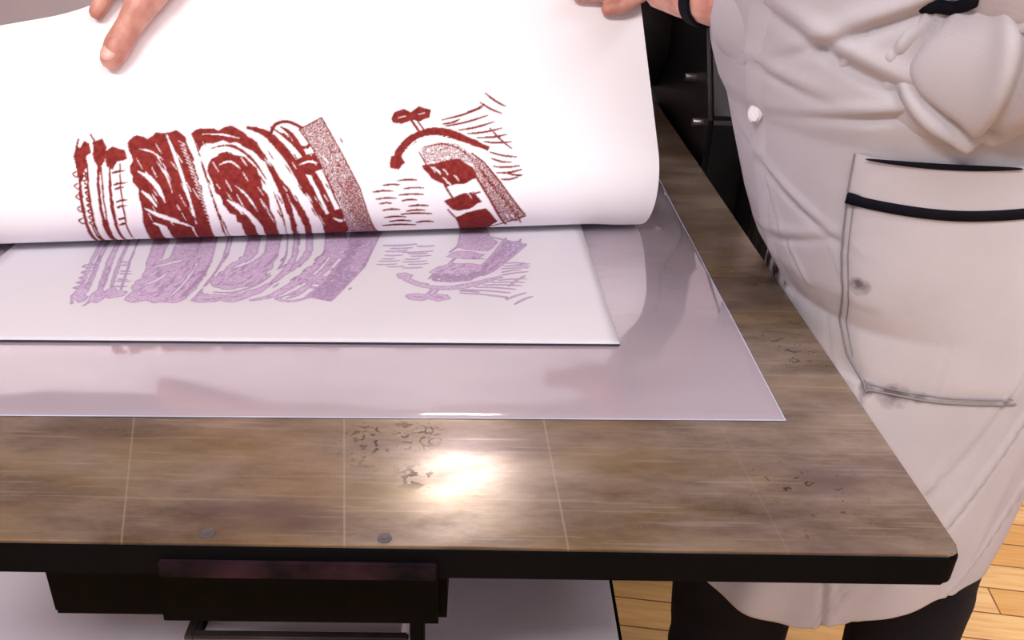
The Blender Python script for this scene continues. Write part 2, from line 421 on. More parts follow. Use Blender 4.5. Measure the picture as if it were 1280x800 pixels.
# second panel: angular cap, slanted solid, diagonal bars
poly(1, [(238, 168), (252, 160), (274, 163), (290, 158), (306, 166), (324, 182), (338, 206), (320, 194), (300, 181), (280, 176), (258, 180), (248, 188)], 1.6)
leaf(0, 2.2, [(252, 168), (276, 168), (300, 173)]); leaf(1, 3.4, [(262, 186), (288, 182), (314, 198), (334, 226)], .1, .1, .8)
poly(1, [(258, 214), (264, 200), (282, 190), (300, 194), (316, 206), (328, 228), (338, 256), (350, 292), (314, 292), (298, 276), (282, 262), (270, 240)], 2.2)
leaf(0, 7, [(284, 250), (298, 259), (314, 272), (332, 292)], .2, .8, 1)
leaf(0, 2.5, [(274, 206), (288, 202), (302, 212)], .2, .1); leaf(0, 2.5, [(294, 232), (308, 244), (322, 264)])
leaf(1, 3, [(302, 264), (312, 276), (320, 290)]); leaf(1, 1.5, [(290, 258), (302, 272), (312, 290)])
leaf(1, 8, [(324, 186), (342, 216), (358, 252), (370, 292)], .1, .6, 1.2)
leaf(1, 13, [(308, 159), (334, 168), (358, 194), (380, 228), (400, 264), (414, 292)], .2, .5, 1.4)
leaf(0, 2.6, [(334, 176), (356, 202), (376, 238), (388, 268)])
leaf(1, 9, [(350, 224), (366, 248), (380, 272), (388, 292)], .1, .8, 1.2)
leaf(1, 3.4, [(338, 158), (366, 180), (392, 214), (412, 252), (430, 290)], .4, .8)
leaf(1, 2, [(342, 240), (352, 266), (358, 290)]); leaf(1, 1.5, [(346, 222), (360, 256), (374, 290)])
# knotted figures
curve(1, 4, [(338, 168), (344, 156), (358, 152), (374, 158), (388, 170), (384, 184), (368, 180), (354, 168)])
leaf(1, 6, [(350, 158), (364, 168), (378, 190), (386, 204)]); curve(1, 2.4, [(336, 172), (350, 178), (362, 190)])
poly(1, [(364, 206), (376, 196), (390, 191), (404, 196), (404, 210), (388, 219), (372, 216)], 1); leaf(0, 3, [(374, 206), (386, 202), (398, 204)])
leaf(1, 8, [(388, 212), (402, 236), (414, 266)], .6, .6); leaf(1, 2.4, [(404, 208), (414, 236), (426, 262)])
poly(1, [(408, 268), (424, 260), (440, 263), (442, 276), (430, 288), (410, 286)], 1); leaf(0, 3, [(416, 272), (426, 276), (436, 272)])
# stippled slanting block
poly(.66, [(374, 162), (402, 147), (424, 186), (450, 236), (478, 292), (444, 292), (426, 256), (406, 214), (390, 184)])
poly(.86, [(440, 216), (478, 292), (458, 292), (430, 232)])
line(1, 1.6, [(402, 147), (424, 186), (450, 236), (478, 290)]); line(1, 1.4, [(374, 162), (390, 184), (404, 214), (424, 256), (442, 290)])
line(1, 1.6, [(374, 162), (402, 147)])
curve(1, 5, [(182, 289), (260, 291), (340, 290), (400, 289)])
line(1, 2, [(420, 282), (478, 285)])
# handle bar figure
poly(1, [(489, 148), (493, 140), (505, 136), (517, 142), (514, 150), (502, 155), (491, 153)], .6); line(0, 1.2, [(498, 147), (507, 145)])
poly(1, [(513, 140), (524, 133), (539, 137), (537, 147), (524, 152), (514, 149)], .6); line(0, 1.0, [(523, 143), (531, 141)])
line(1, 3.2, [(514, 150), (525, 166)]); line(1, 2.2, [(521, 150), (532, 165)])
leaf(1, 11, [(493, 206), (499, 190), (514, 175), (534, 166), (558, 166), (584, 175), (611, 186)], .7, .5, 1)
leaf(0, 2.2, [(506, 188), (520, 176), (538, 170), (562, 171)])
poly(1, [(487, 210), (489, 195), (501, 192), (506, 203), (498, 212)], .5)
poly(.42, [(526, 186), (546, 178), (572, 180), (590, 194), (596, 206), (570, 200), (532, 204)])
line(1, 1.8, [(524, 190), (534, 208)]); curve(1, 1.8, [(530, 184), (556, 180), (580, 190), (596, 208)])
poly(1, [(527, 208), (546, 203), (574, 198), (592, 208), (597, 223), (578, 229), (558, 234), (540, 224)], 1.2)
poly(.72, [(586, 194), (600, 200), (620, 222), (640, 248), (656, 268), (648, 276), (630, 276), (612, 246), (598, 222)])
for k in range(9): line(1, 1.6, [(598+k*6, 208+k*7), (606+k*5.6, 222+k*7)])
line(1, 2.2, [(590, 192), (604, 202), (624, 226), (656, 268)]); line(1, 3, [(596, 222), (612, 248), (632, 280)])
poly(1, [(554, 252), (574, 244), (592, 240), (602, 252), (586, 262), (566, 263)], 1); poly(1, [(568, 272), (590, 264), (608, 260), (622, 276), (606, 286), (578, 286)], 1)
line(1, 2.4, [(556, 232), (566, 248)]); line(1, 2, [(560, 262), (574, 276)]); line(1, 2, [(600, 240), (586, 244)])
curve(1, 3, [(520, 289), (580, 286), (620, 281), (656, 270)]); line(1, 1.6, [(540, 284), (590, 287)])
for a, b_ in (((552, 150), (604, 134)), ((556, 158), (610, 144)), ((553, 155), (575, 149)), ((572, 163), (618, 152)), ((584, 167), (628, 160)), ((596, 172), (634, 168)),
              ((604, 177), (640, 177)), ((612, 190), (646, 196)), ((614, 198), (640, 203)), ((616, 208), (650, 207)), ((620, 216), (652, 212)), ((626, 224), (648, 221)), ((606, 116), (632, 133)), ((600, 128), (628, 142)),
              ((612, 160), (640, 186)), ((584, 140), (606, 130)), ((630, 215), (654, 219))):
    leaf(1, 2.4, [a, ((a[0]+b_[0])/2, (a[1]+b_[1])/2+1.5), b_], .5, .4, .2)
for y, xa, xb in ((226, 496, 522), (232, 478, 500), (236, 504, 530), (240, 466, 492), (244, 498, 530), (249, 470, 496), (251, 502, 522), (255, 474, 490), (258, 510, 536), (263, 478, 500), (264, 508, 532), (268, 500, 540), (272, 480, 508), (277, 486, 514), (278, 520, 542), (282, 478, 520)):
    leaf(1, 2.1, [(xa, y), ((xa+xb)/2, y-1.5), (xb, y-1)], .5, .4, .2)
for k in range(75):
    x = random.uniform(162, 405); y = random.uniform(174, 272); dx = random.uniform(4, 10); dy = dx*random.uniform(1.2, 2.0)
    leaf(0, random.uniform(1.0, 1.8), [(x, y), (x+dx*.5, y+dy*.5), (x+dx, min(y+dy, 283))], jag=.4)
for k in range(40):
    x = random.uniform(200, 430); y = random.uniform(168, 274); dx = random.uniform(4, 9)
    leaf(1, 1.5, [(x, y), (x+dx*.5, y+dx*.8), (x+dx, y+dx*1.6)], jag=.4)
for k in range(16):
    x = random.uniform(532, 640); y = 205+(x-532)*.6+random.uniform(-8, 10); leaf(0, 1.6, [(x, y), (x+4, y+3), (x+7, y+8)])
Bl = INK.copy()
for _ in range(2):
    Bl = (Bl+np.roll(Bl, 1, 0)+np.roll(Bl, -1, 0)+np.roll(Bl, 1, 1)+np.roll(Bl, -1, 1))/5
EDGE = np.clip(np.abs(INK-Bl)*2.2, 0, 1)*(Bl > .12)
def sample(A, bx, t):
    fi = np.clip((bx-GB[0])/.0008, 0, len(GB)-2); fj = np.clip((t-GT[0])/.0008, 0, len(GT)-2)
    i = fi.astype(int); j = fj.astype(int); a = fi-i; b_ = fj-j
    v = A[j, i]*(1-a)*(1-b_)+A[j, i+1]*a*(1-b_)+A[j+1, i]*(1-a)*b_+A[j+1, i+1]*a*b_
    ok = (bx > GB[0]) & (bx < GB[-1]) & (t > 0) & (t < GT[-1]); return v*ok
def set_ink(me, bx, t):
    a = me.color_attributes.new("ink", 'FLOAT_COLOR', 'POINT')
    c = np.ones((len(bx), 4), np.float32); c[:, 0] = sample(INK, bx, t); c[:, 1] = sample(EDGE, bx, t); c[:, 2] = 0
    a.data.foreach_set("color", c.ravel())

# ------------------------------------------------------------------ paper sheet
cols = np.concatenate([np.arange(-.66, -.53, .01), np.arange(-.53, .09, .0009), np.linspace(.092, .219, 28)])
rows = np.concatenate([np.arange(-.5, 0, .02), np.arange(0, .03, .003), np.arange(.03, .275, .0009), np.linspace(.276, 1, 16)])
C, T = np.meshgrid(cols, rows)
Y1 = .69
top = ((BY0+(C+.206)*.215)-Y1)/ca
sm = np.clip((C+.50)/.22, 0, 1); top = top+.05*sm*sm*(3-2*sm)
top = np.maximum(top*1.0, .29)
k = np.clip((T-.275)/(1-.275), 0, 1)
Tt = np.where(T > .275, .275+k*(top-.275), T)
V = surf(C.ravel(), Tt.ravel())
wv = np.clip((Tt.ravel()-.2)/.2, 0, 1)
V[:, 1] += .004*np.sin(C.ravel()*9)*wv
me = np_mesh(V, grid_faces(len(cols), len(rows)))
set_ink(me, C.ravel(), Tt.ravel())
link("paper_sheet", me, mats=[M_paper], smooth=True, label="large white paper with dark red print, peeled up from the plate", category="paper")

# ------------------------------------------------------------------ printing plate
xs = np.concatenate([np.linspace(-.565, -.50, 5), np.arange(-.4985, .10, .0009), np.linspace(.101, .151, 5)])
ys = np.concatenate([np.arange(0, .04, .01), np.arange(.04, .36, .0011), np.linspace(.361, .75, 6)])
XX, YY = np.meshgrid(xs, ys)
near = .7976+(XX-.151)*.037
px_ = XX - (YY)*.03*np.clip((XX+.2)/.35, 0, 1); py_ = near+YY
V = np.stack([px_.ravel(), py_.ravel(), np.full(px_.size, BED+.0040)], -1)
Fq = grid_faces(len(xs), len(ys)); nv = len(V)
nx, ny = len(xs), len(ys)
ring = list(range(nx))+[nx*j+nx-1 for j in range(1, ny)]+[nx*(ny-1)+i for i in range(nx-2, -1, -1)]+[nx*j for j in range(ny-2, 0, -1)]
low = V[ring].copy(); low[:, 2] = BED+.0018
V2 = np.concatenate([V, low]); n = len(ring)
side = np.array([[nv+i, nv+(i+1) % n, ring[(i+1) % n], ring[i]] for i in range(n)])
me = np_mesh(V2, np.concatenate([Fq, side]))
bxp, tp = unflat(px_.ravel(), py_.ravel())
bxp = np.concatenate([bxp, np.full(n, 9.)]); tp = np.concatenate([tp, np.full(n, -9.)])
set_ink(me, bxp, tp)
M_plateside = simple("dark_plate_edge", (50, 46, 60), 0.6, 0, (34, 32, 42), 9, spec=.2)
plate = link("printing_plate", me, mats=[M_plate, M_plateside], label="pale grey printing plate with lilac inked image, on plastic film", category="printing plate")
mi = np.zeros(len(me.polygons), np.int32); mi[len(Fq):] = 1; me.polygons.foreach_set("material_index", mi)

# ------------------------------------------------------------------ plastic film
def film():
    n9 = 90
    xs = np.linspace(-.61, .287, n9); ys = np.linspace(0, 1.05, n9)
    X, Y = np.meshgrid(xs, ys); yy = .668+(X-.287)*.027+Y
    Z = BED+.0009+.0010*np.clip((X-.17)/.1, 0, 1)*(1+np.sin(Y*26+X*34))*np.clip(Y*4, 0, 1)*.5
    V = np.stack([X.ravel(), yy.ravel(), Z.ravel()], -1)
    Fq = grid_faces(n9, n9)
    V = V.tolist(); Fl = Fq.tolist(); nb = len(Fl)
    w = .0011
    edge = [i for i in range(n9)]+[n9*j+n9-1 for j in range(1, n9)]
    inner = []
    for i in edge:
        p = V[i]
        q = (p[0]+(w if i % n9 == n9-1 else 0), p[1]-(w if i < n9 else 0), p[2]-.0002)
        inner.append(len(V)); V.append(q)
    for k in range(len(edge)-1): Fl.append([edge[k], inner[k], inner[k+1], edge[k+1]])
    me = bpy.data.meshes.new("film"); me.from_pydata(V, [], Fl); me.materials.append(M_film); me.materials.append(M_filmedge)
    for i, p in enumerate(me.polygons):
        p.use_smooth = True
        if i >= nb: p.material_index = 1
    return me
link("plastic_sheet", film(), label="clear glossy plastic film spread over the steel bed", category="plastic sheet")

# ------------------------------------------------------------------ printing press
press = empty("printing_press", (-.13, 1.9, 0), "black cast-iron etching press with long worn steel bed", "printing press")
def part(name, me, mats, smooth=False, label=None):
    o = link(name, me, mats=mats, smooth=smooth, label=label); adopt(o, press); return o
XL = -.625
part("bed", slab(XL, .3705, .4945, 2.75, BED-.0035, BED, .010, .0010), [M_bed], label="worn brownish steel bed plate")
part("bed_frame", slab(XL, .372, .492, 2.752, BED-.029, BED-.0037, .012, .002), [M_black], label="black painted bed edge")
part("stop_bar", slab(-.226, -.024, .4872, .4935, BED-.0285, BED-.0145, .0, .001), [M_redbrown], label="dark red-brown steel strip along the bed edge")
for px, py in ((260, 667), (481, 673)):
    p = measure_z(px, py, BED)
    bm = bmesh.new(); bmesh.ops.create_cone(bm, cap_ends=True, segments=20, radius1=.0055, radius2=.0050, depth=.002)
    bmesh.ops.create_cone(bm, cap_ends=True, segments=6, radius1=.003, radius2=.003, depth=.0031)
    bmesh.ops.translate(bm, verts=bm.verts, vec=(p[0], p[1], BED+.0002))
    part("bolt", from_bm(bm), [M_greysteel], label="flush grey screw head")
part("carriage_beam", slab(-.29, -.020, .60, 2.5, .680, .850, .0, .008), [M_black])
part("carriage_plate", slab(-.40, -.291, .63, .70, .660, .850, .0, .004), [M_black])
part("rail", slab(-.60, -.55, .95, 2.6, .78, .850, 0, .004), [M_black])
def side_frame(x0, x1, sh=0.0):
    bm = bmesh.new()
    prof = [(1.55+sh, 0), (1.62+sh, 0), (1.72, .08), (2.18, .08), (2.28, 0), (2.5, 0), (2.42, .5), (2.36, .86), (2.32, 1.25), (2.22, 1.48), (2.05, 1.56), (1.88, 1.52), (1.76+sh*.3, 1.40), (1.68+sh*.6, 1.22), (1.56+sh, 1.08), (1.46+sh, .95), (1.46+sh, .78), (1.52+sh, .5)]
    a = [bm.verts.new((x0, y, z)) for y, z in prof]; b = [bm.verts.new((x1, y, z)) for y, z in prof]
    n = len(prof); bm.faces.new(a); bm.faces.new(b[::-1])
    for i in range(n): bm.faces.new((a[i], b[i], b[(i+1) % n], a[(i+1) % n]))
    bmesh.ops.recalc_face_normals(bm, faces=bm.faces)
    bmesh.ops.bevel(bm, geom=list(bm.edges), offset=.008, segments=2, affect='EDGES')
    return from_bm(bm)
part("side_frame", side_frame(.385, .455), [M_iron]); part("side_frame", side_frame(XL-.07, XL-.01, .12), [M_iron])
part("gear_guard", slab(.457, .66, 1.36, 1.66, .02, .93, .03, .006), [M_iron])
part("adjusting_lever", join_me([tube([(.43, 1.44, .96), (.43, 1.41, 1.00), (.435, 1.36, 1.12), (.44, 1.34, 1.16)], [.010, .009, .008, .008], 14), tube([(.44, 1.345, 1.15), (.442, 1.33, 1.19)], [.014, .012], 14)]), [M_iron], smooth=True)
for zz, xx in ((.935, .50), (.86, .50), (.80, .48)):
    part("guard_bolt", tube([(xx, 1.348, zz), (xx, 1.362, zz)], [.011, .011], 6), [M_bright], label="bright hexagon bolt")
# small gear wheel beside the frame
bm = bmesh.new(); gp = []
for i in range(96):
    a = 2*math.pi*i/96; rr_ = .085 if (i//2) % 2 else .074
    gp.append((rr_*math.cos(a), rr_*math.sin(a)))
ga = [bm.verts.new((.458, 1.56+y, 1.03+z)) for y, z in gp]; gb_ = [bm.verts.new((.485, 1.56+y, 1.03+z)) for y, z in gp]
bm.faces.new(ga); bm.faces.new(gb_[::-1])
for i in range(96): bm.faces.new((ga[i], gb_[i], gb_[(i+1) % 96], ga[(i+1) % 96]))
bmesh.ops.recalc_face_normals(bm, faces=bm.faces)
part("gear_wheel", from_bm(bm), [M_iron])
part("upper_roller", tube([(XL-.005, 1.98, 1.02), (.383, 1.98, 1.02)], [.13, .13], 48), [M_greysteel], smooth=True)
part("drive_roller", tube([(XL-.005, 1.98, .73), (.383, 1.98, .73)], [.118, .118], 48), [M_iron], smooth=True)
part("tie_bar", tube([(XL-.005, 2.06, 1.42), (.383, 2.06, 1.42)], [.03, .03], 24), [M_black], smooth=True)
for k, (yy, zz) in enumerate(((1.60, .99), (1.70, 1.10), (1.50, .935))):
    part("frame_rod", tube([(.366, yy, zz), (.50, yy, zz)], [.007, .007], 16), [M_bright], label="bright steel rod")
part("bearing_cap", tube([(.455, 1.98, 1.02), (.475, 1.98, 1.02), (.475, 1.98, 1.02), (.50, 1.98, 1.02)], [.09, .09, .06, .055], 32), [M_iron])
part("pressure_screw", tube([(.42, 2.06, 1.54), (.42, 2.06, 1.70), (.42, 2.06, 1.70), (.42, 2.06, 1.73)], [.018, .018, .05, .05], 24), [M_iron])
cx, cy, cz = .56, 2.02, .74
pts = [(cx, cy+.33*math.cos(a), cz+.33*math.sin(a)) for a in [2*math.pi*i/48 for i in range(49)]]
w1 = tube(pts, [.016]*49, 12, cap=False)
sp = [tube([(cx, cy, cz), (cx, cy+.33*math.cos(a), cz+.33*math.sin(a))], [.014, .011], 10) for a in [math.pi*i/3+.2 for i in range(6)]]
hub = tube([(.455, cy, cz), (.59, cy, cz)], [.04, .04], 24)
part("hand_wheel", join_me([w1, hub]+sp), [M_iron], smooth=True, label="spoked dark iron hand wheel")
part("leg", slab(-.060, -.046, .66, .69, 0, .680, 0, .002), [M_black])
part("leg", slab(-.60, -.55, .98, 1.03, 0, .78, 0, .004), [M_black])
part("shelf", slab(-.72, .205, .60, 1.55, .395, .418, .01, .003), [M_black])
part("tray_frame", join_me([slab(-.305, -.066, .70, .712, .545, .556, 0, .002), slab(-.312, -.300, .70, 1.0, .418, .556, 0, .002)]), [M_greysteel], label="thin grey metal tray frame")
bm_l = []
for i in range(6):
    o = .003*math.sin(i*2.3)
    bm_l.append(slab(-.70+o, .195+o, .60+o, 1.45+o, .4185+i*.0042, .4222+i*.0042, 0, .0))
link("card_stack", join_me(bm_l), mats=[M_white], label="stack of white card on the shelf under the press", category="card")
link("paper_ream", join_me([slab(-.296, -.075, .72, .98, .4440+i*.0202, .4636+i*.0202, 0, .001) for i in range(5)]), mats=[M_white], label="thick pile of white paper on the card stack", category="paper")

# ------------------------------------------------------------------ person
def chain(pts): return [(pts[i][0], pts[i][1], pts[i+1][0], pts[i+1][1]) for i in range(len(pts)-1)]
V3 = Vector
head_c = V3((.20, .965, 1.66)); face = V3((-.86, -.42, -.28)).normalized()
fs = face.cross(V3((0, 0, 1))).normalized(); fu = fs.cross(face)
def HF(f, s, u_): return head_c+face*f+fs*s+fu*u_
shL, shR = V3((.385, .84, 1.43)), V3((.205, 1.15, 1.44))
wL = V3(measure_y(893, 2, 1.02)); eL = V3(measure_y(1300, 72, .79))
thumb_tip = P(143, 80, .013)
wR = P(262, -118, .030); eR = V3((-.10, 1.20, 1.54))
body = []
body += chain([(V3((.54, .99, .90)), .135), (V3((.49, .99, 1.03)), .125), (V3((.43, .99, 1.18)), .13), (V3((.34, .995, 1.34)), .12)])
body += chain([(shL, .06), (V3((.30, .995, 1.42)), .085), (shR, .06)])
body += chain([(V3((.29, .99, 1.44)), .062), (V3((.24, .98, 1.56)), .056)])
body += chain([(V3((.54, 1.06, .88)), .10), (V3((.45, 1.07, .50)), .062), (V3((.44, 1.07, .10)), .042), (V3((.38, 1.06, .05)), .038), (V3((.26, 1.05, .035)), .03)])
body += chain([(V3((.56, .92, .88)), .09), (V3((.63, .93, .50)), .060), (V3((.66, .95, .10)), .042), (V3((.60, .93, .05)), .038), (V3((.49, .91, .035)), .03)])
body += chain([(shL, .056), (eL, .044), (eL.lerp(wL, .6), .034)])
body += chain([(shR, .052), (eR, .042), (eR.lerp(wR, .6), .034)])
body += [(HF(-.015, 0, .035), .088, HF(.0, 0, .0), .082), (HF(.0, 0, -.01), .078, HF(.045, 0, -.085), .035), (HF(.04, .03, -.05), .035, HF(.04, -.03, -.05), .035)]
body += [(HF(.088, 0, .01), .009, HF(.108, 0, -.028), .013), (HF(.085, 0, -.062), .011, HF(.082, .02, -.060), .007), (HF(.085, 0, -.062), .011, HF(.082, -.02, -.060), .007)]
for s in (1, -1):
    body += [(HF(-.005, s*.084, .01), .013, HF(-.01, s*.088, -.03), .010), (HF(.068, s*.016, .032), .012, HF(.060, s*.05, .03), .012)]
body_me = remesh(hulls(body), .008, 6)
hr = []
hr += chain([(thumb_tip, .0130), (P(152, 64, .0155), .0160), (P(166, 42, .018), .0150), (P(184, 16, .022), .0190), (P(206, -16, .027), .025), (P(236, -60, .033), .027), (wR, .027), (eR.lerp(wR, .55), .034)])
hr += [(P(215, -42, .008), .016, wR, .024), (P(250, -58, -.002), .016, wR, .024), (P(215, -42, .008), .016, P(255, -62, -.006), .016), (P(192, 6, .018), .016, P(222, -30, .012), .022)]
hr += chain([(P(206, -44, .016), .014), (P(168, -26, .020), .0118), (P(140, -4, .015), .0108), (P(124, 20, .0095), .0092)])
for (kx, ky), (mx, my), (tx, ty), rr in (((222, -52), (182, -36), (165, 40), .0098), ((238, -60), (205, -40), (200, 44), .0092), ((252, -66), (232, -44), (236, 30), .0082)):
    a = P(kx, ky, .004); b_ = P(mx, my, -.010); c_ = P((mx+tx)/2, (my+ty)/2-8, -.017); d_ = P(tx, ty, -.014)
    hr += chain([(a, rr+.003), (b_, rr+.0012), (c_, rr+.0004), (d_, rr-.001)])
hand_r = remesh(hulls(hr), .0020, 3)
hl = []
kb = V3(measure_y(826, -10, 1.13)); pal = V3(measure_y(858, -4, 1.07))
hl += chain([(eL.lerp(wL, .55), .034), (wL, .027), (pal, .025), (kb, .020)])
hl += chain([(pal, .02), (P(806, -18, .035), .016), (P(775, -10, .020), .0125), (P(752, -2, .013), .0115), (P(722, -2, .010), .0100)])
hl += chain([(kb, .016), (P(806, 0, .034), .012), (P(788, 8, .022), .0108), (P(772, 15, .014), .0100), (P(757, 16, .010), .0088)])
for kk, (a, b_, c_) in enumerate((((830, -26), (800, -42), (752, -30)), ((832, -36), (800, -60), (756, -52)), ((836, -46), (804, -78), (765, -72)))):
    rr = (.0098, .0092, .0082)[kk]
    hl += chain([(kb+V3((.0, 0, .012*kk)), .014), (P(a[0], a[1], .012), rr+.002), (P(b_[0]+20, b_[1], -.016), rr+.001), (P(c_[0], c_[1], -.014), rr-.0008)])
hand_l = remesh(hulls(hl), .0020, 2)
person = link("person", join_me([body_me, hand_r, hand_l]), mats=[M_skin], smooth=True,
              label="person in grey work coat leaning over, lifting paper with both hands", category="person")
def kid(name, me, mats, parent=person, smooth=True, label=None):
    return link(name, me, parent=parent, mats=mats, smooth=smooth, label=label)
bm = bmesh.new(); bmesh.ops.create_uvsphere(bm, u_segments=20, v_segments=12, radius=1)
tdir = (P(143, 80, .013)-P(152, 64, .0155)).normalized(); nz = Vector(NORM); nx_ = tdir.cross(nz).normalized()
M3 = Matrix((nx_*.0085, tdir*.0100, nz*.0022)).transposed().to_4x4(); M3.translation = P(142, 78, .013)+nz*.0116
bm.transform(M3); kid("fingernail", from_bm(bm), [M_nail])
for s in (1, -1):
    bm = bmesh.new(); bmesh.ops.create_uvsphere(bm, u_segments=16, v_segments=10, radius=.012); bmesh.ops.translate(bm, verts=bm.verts, vec=HF(.070, s*.032, .008)); kid("eye", from_bm(bm), [M_eye])
bm = bmesh.new(); bmesh.ops.create_icosphere(bm, subdivisions=4, radius=.102)
for v in bm.verts: v.co *= 1+.03*noise.noise(v.co*40)
bmesh.ops.translate(bm, verts=bm.verts, vec=HF(-.012, 0, .035))
dele = [v for v in bm.verts if (v.co-head_c).dot(fu) < .03 and (v.co-head_c).dot(face) > -.03 or (v.co-head_c).dot(fu) < -.05 or ((v.co-head_c).dot(face) > .045 and (v.co-head_c).dot(fu) < .07)]
bmesh.ops.delete(bm, geom=dele, context='VERTS'); kid("hair", from_bm(bm), [M_hair])

# coat body
ZT = [.49, .60, .72, .84, .89, .93, .98, 1.05, 1.095, 1.115, 1.15, 1.22, 1.30, 1.38, 1.43, 1.47, 1.50]
CX = [.500, .515, .535, .555, .555, .530, .510, .488, .474, .466, .455, .435, .400, .350, .315, .295, .285]
CY = [.985, .985, .985, .985, .985, .985, .985, .985, .985, .985, .985, .985, .99, .99, .99, .985, .985]
AX = [.205, .200, .190, .180, .178, .180, .182, .184, .184, .188, .190, .186, .172, .145, .115, .080, .070]
BY = [.205, .200, .195, .188, .186, .185, .185, .186, .186, .189, .190, .192, .196, .198, .165, .090, .072]
RO = [0, 0, 0, 0, 0, 0, 0, .05, .1, .12, .18, .25, .4, .5, .5, .5, .5]
def ridge(v): return 1-2*abs(noise.noise(v))*1.6
def fold_at(x, y, x0, y0, slant, w, ln, depth):
    """one long pinched fold centred on (x0,y0): a sharp valley with a soft shoulder on one side"""
    a = (y-y0)-slant*(x-x0); L = math.exp(-((x-x0)/ln)**2)
    return depth*L*(-math.exp(-(a/w)**2)+.8*math.exp(-((a-w*1.9)/(w*1.5))**2))
rf = random.Random(11)
TF = [(3.9, 1.175, -.06, .007, .5, .009), (4.2, 1.13, .03, .005, .5, .006), (4.1, 1.215, .08, .007, .5, .009), (3.5, 1.145, -.03, .005, .3, .004),
      (3.6, 1.02, -.08, .005, .35, .005), (3.5, .965, .06, .005, .4, .004), (4.9, .72, .9, .012, .25, .007), (4.3, .66, -.8, .012, .25, .007), (5.4, .78, 1.0, .012, .25, .008), (3.9, .80, -.4, .008, .4, .005), (4.6, .60, 1.1, .012, .2, .006)]
def coat_pt(th, z, off=0.0):
    th = th % (2*math.pi)
    f = lambda A: float(np.interp(z, ZT, A))
    a, b, r = f(AX), f(BY), f(RO)
    c, s = math.cos(th), math.sin(th); e = .78
    lx = a*math.copysign(abs(c)**e, c); ly = b*math.copysign(abs(s)**e, s)
    low = max(0, min(1, (.95-z)/.45)); hi = max(0, min(1, (z-1.10)/.05))
    fold = (.002+.006*low)*noise.noise(Vector((c*2.6, s*2.6, z*1.6+3)))
    fold += .003*low*ridge(Vector((c*3.2+2, s*3.2, z*1.0)))
    fold += hi*(.004*noise.noise(Vector((c*1.5+4+z*3, s*1.5, z*5-th*1.2))))
    for (t0, z0, sl_, w_, ln_, dp) in TF: fold += fold_at(th, z, t0, z0, sl_, w_, ln_, dp)
    if .83 < z < .92 and c < -.2: fold = min(fold, .0)*.3
    L = math.hypot(lx, ly); k = (L+fold+off)/L
    lx *= k; ly *= k
    cr, sr = math.cos(r), math.sin(r)
    hem = max(0, (.60-z)/.11)*.075*max(0, math.cos(th+.35))
    return Vector((f(CX)+lx*cr-ly*sr, f(CY)+lx*sr+ly*cr, z+hem))
Vc = []; NTH, NZ = 300, 300
for j in range(NZ):
    for i in range(NTH): Vc.append(coat_pt(2*math.pi*i/NTH, .485+(1.015)*j/(NZ-1)))
CA = np.array([tuple(v) for v in Vc]); cvx, cvy = view(CA)
def on_coat(px, py):
    dd = (cvx-px)**2+(cvy-py)**2; cand = np.argsort(dd)[:24]
    return CA[cand[np.argmin(np.linalg.norm(CA[cand]-CAM, axis=1))]]
SP = [(on_coat(1075, 362), .017, .75), (on_coat(1066, 256), .013, .8), (on_coat(1115, 499), .024, .6), (on_coat(1082, 490), .014, .55),
      (on_coat(960, 322), .030, 1.0), (on_coat(968, 338), .026, 1.0), (on_coat(980, 352), .014, .7), (on_coat(1150, 502), .012, .45)]
M_coat = simple("grey_cotton", (186, 181, 188), 0.9, 0, (175, 170, 177), 5, 0.2, 500, spec=0.15, spots=SP)
M_coat2 = simple("grey_cotton_pocket", (189, 184, 191), 0.9, 0, (180, 175, 182), 6, 0.2, 500, spec=0.15, spots=SP)
Fc = [[j*NTH+i, j*NTH+(i+1) % NTH, (j+1)*NTH+(i+1) % NTH, (j+1)*NTH+i] for j in range(NZ-1) for i in range(NTH)]
me = bpy.data.meshes.new("coat"); me.from_pydata([tuple(v) for v in Vc], [], Fc)
coat = kid("coat", me, [M_coat], label="grey cotton work coat with black piping")
sd = coat.modifiers.new("thick", 'SOLIDIFY'); sd.thickness = .0025; sd.offset = 0
TWO = 2*math.pi
def strip_on_coat(fn, n, w, off, parent, name, mats, drop=.0015, taper=False):
    V = []; Fa = []
    for i in range(n):
        u = i/(n-1)
        th, z = fn(u); th2, z2 = fn(min(1, u+.01)); th1, z1 = fn(max(0, u-.01))
        p = coat_pt(th, z, off); d = (coat_pt(th2, z2, off)-coat_pt(th1, z1, off)).normalized()
        nr = (coat_pt(th, z, off+.01)-p).normalized(); s = d.cross(nr).normalized()
        ww = w*(math.sin(math.pi*min(1, max(0, u)))**.5+.02 if taper else 1)
        for q in (-1, -.8, .8, 1): V.append(tuple(p+s*ww*q*.5+nr*(0 if abs(q) == .8 else -drop)))
    for i in range(n-1):
        for k in range(3): Fa.append([i*4+k, i*4+k+1, i*4+k+5, i*4+k+4])
    me = bpy.data.meshes.new("strip"); me.from_pydata(V, [], Fa)
    return kid(name, me, mats, parent=parent)
def pk(u, v):
    z = .822+v*.268
    xl = .426-(v)*.078; x = xl+u*.178
    f = lambda A: float(np.interp(z, ZT, A))
    c = max(-1, min(1, (x-f(CX))/f(AX))); c = math.copysign(abs(c)**(1/.78), c)
    return TWO-math.acos(c), z
NU, NV = 50, 60; V = []; Fa = []
for j in range(NV):
    for i in range(NU):
        u, v = i/(NU-1), j/(NV-1)
        cut = max(0, .10-v)/.10; uu = .5+(u-.5)*(1-.14*cut)
        th, z = pk(uu, v); edge = min(u, 1-u, v, 1.0)
        off = .001+.0036*min(1, edge*14)+ (.004*math.sin(math.pi*u)*max(0, v-.85)/.15)
        V.append(tuple(coat_pt(th, z, off)))
for j in range(NV-1):
    for i in range(NU-1): a = j*NU+i; Fa.append([a, a+1, a+1+NU, a+NU])
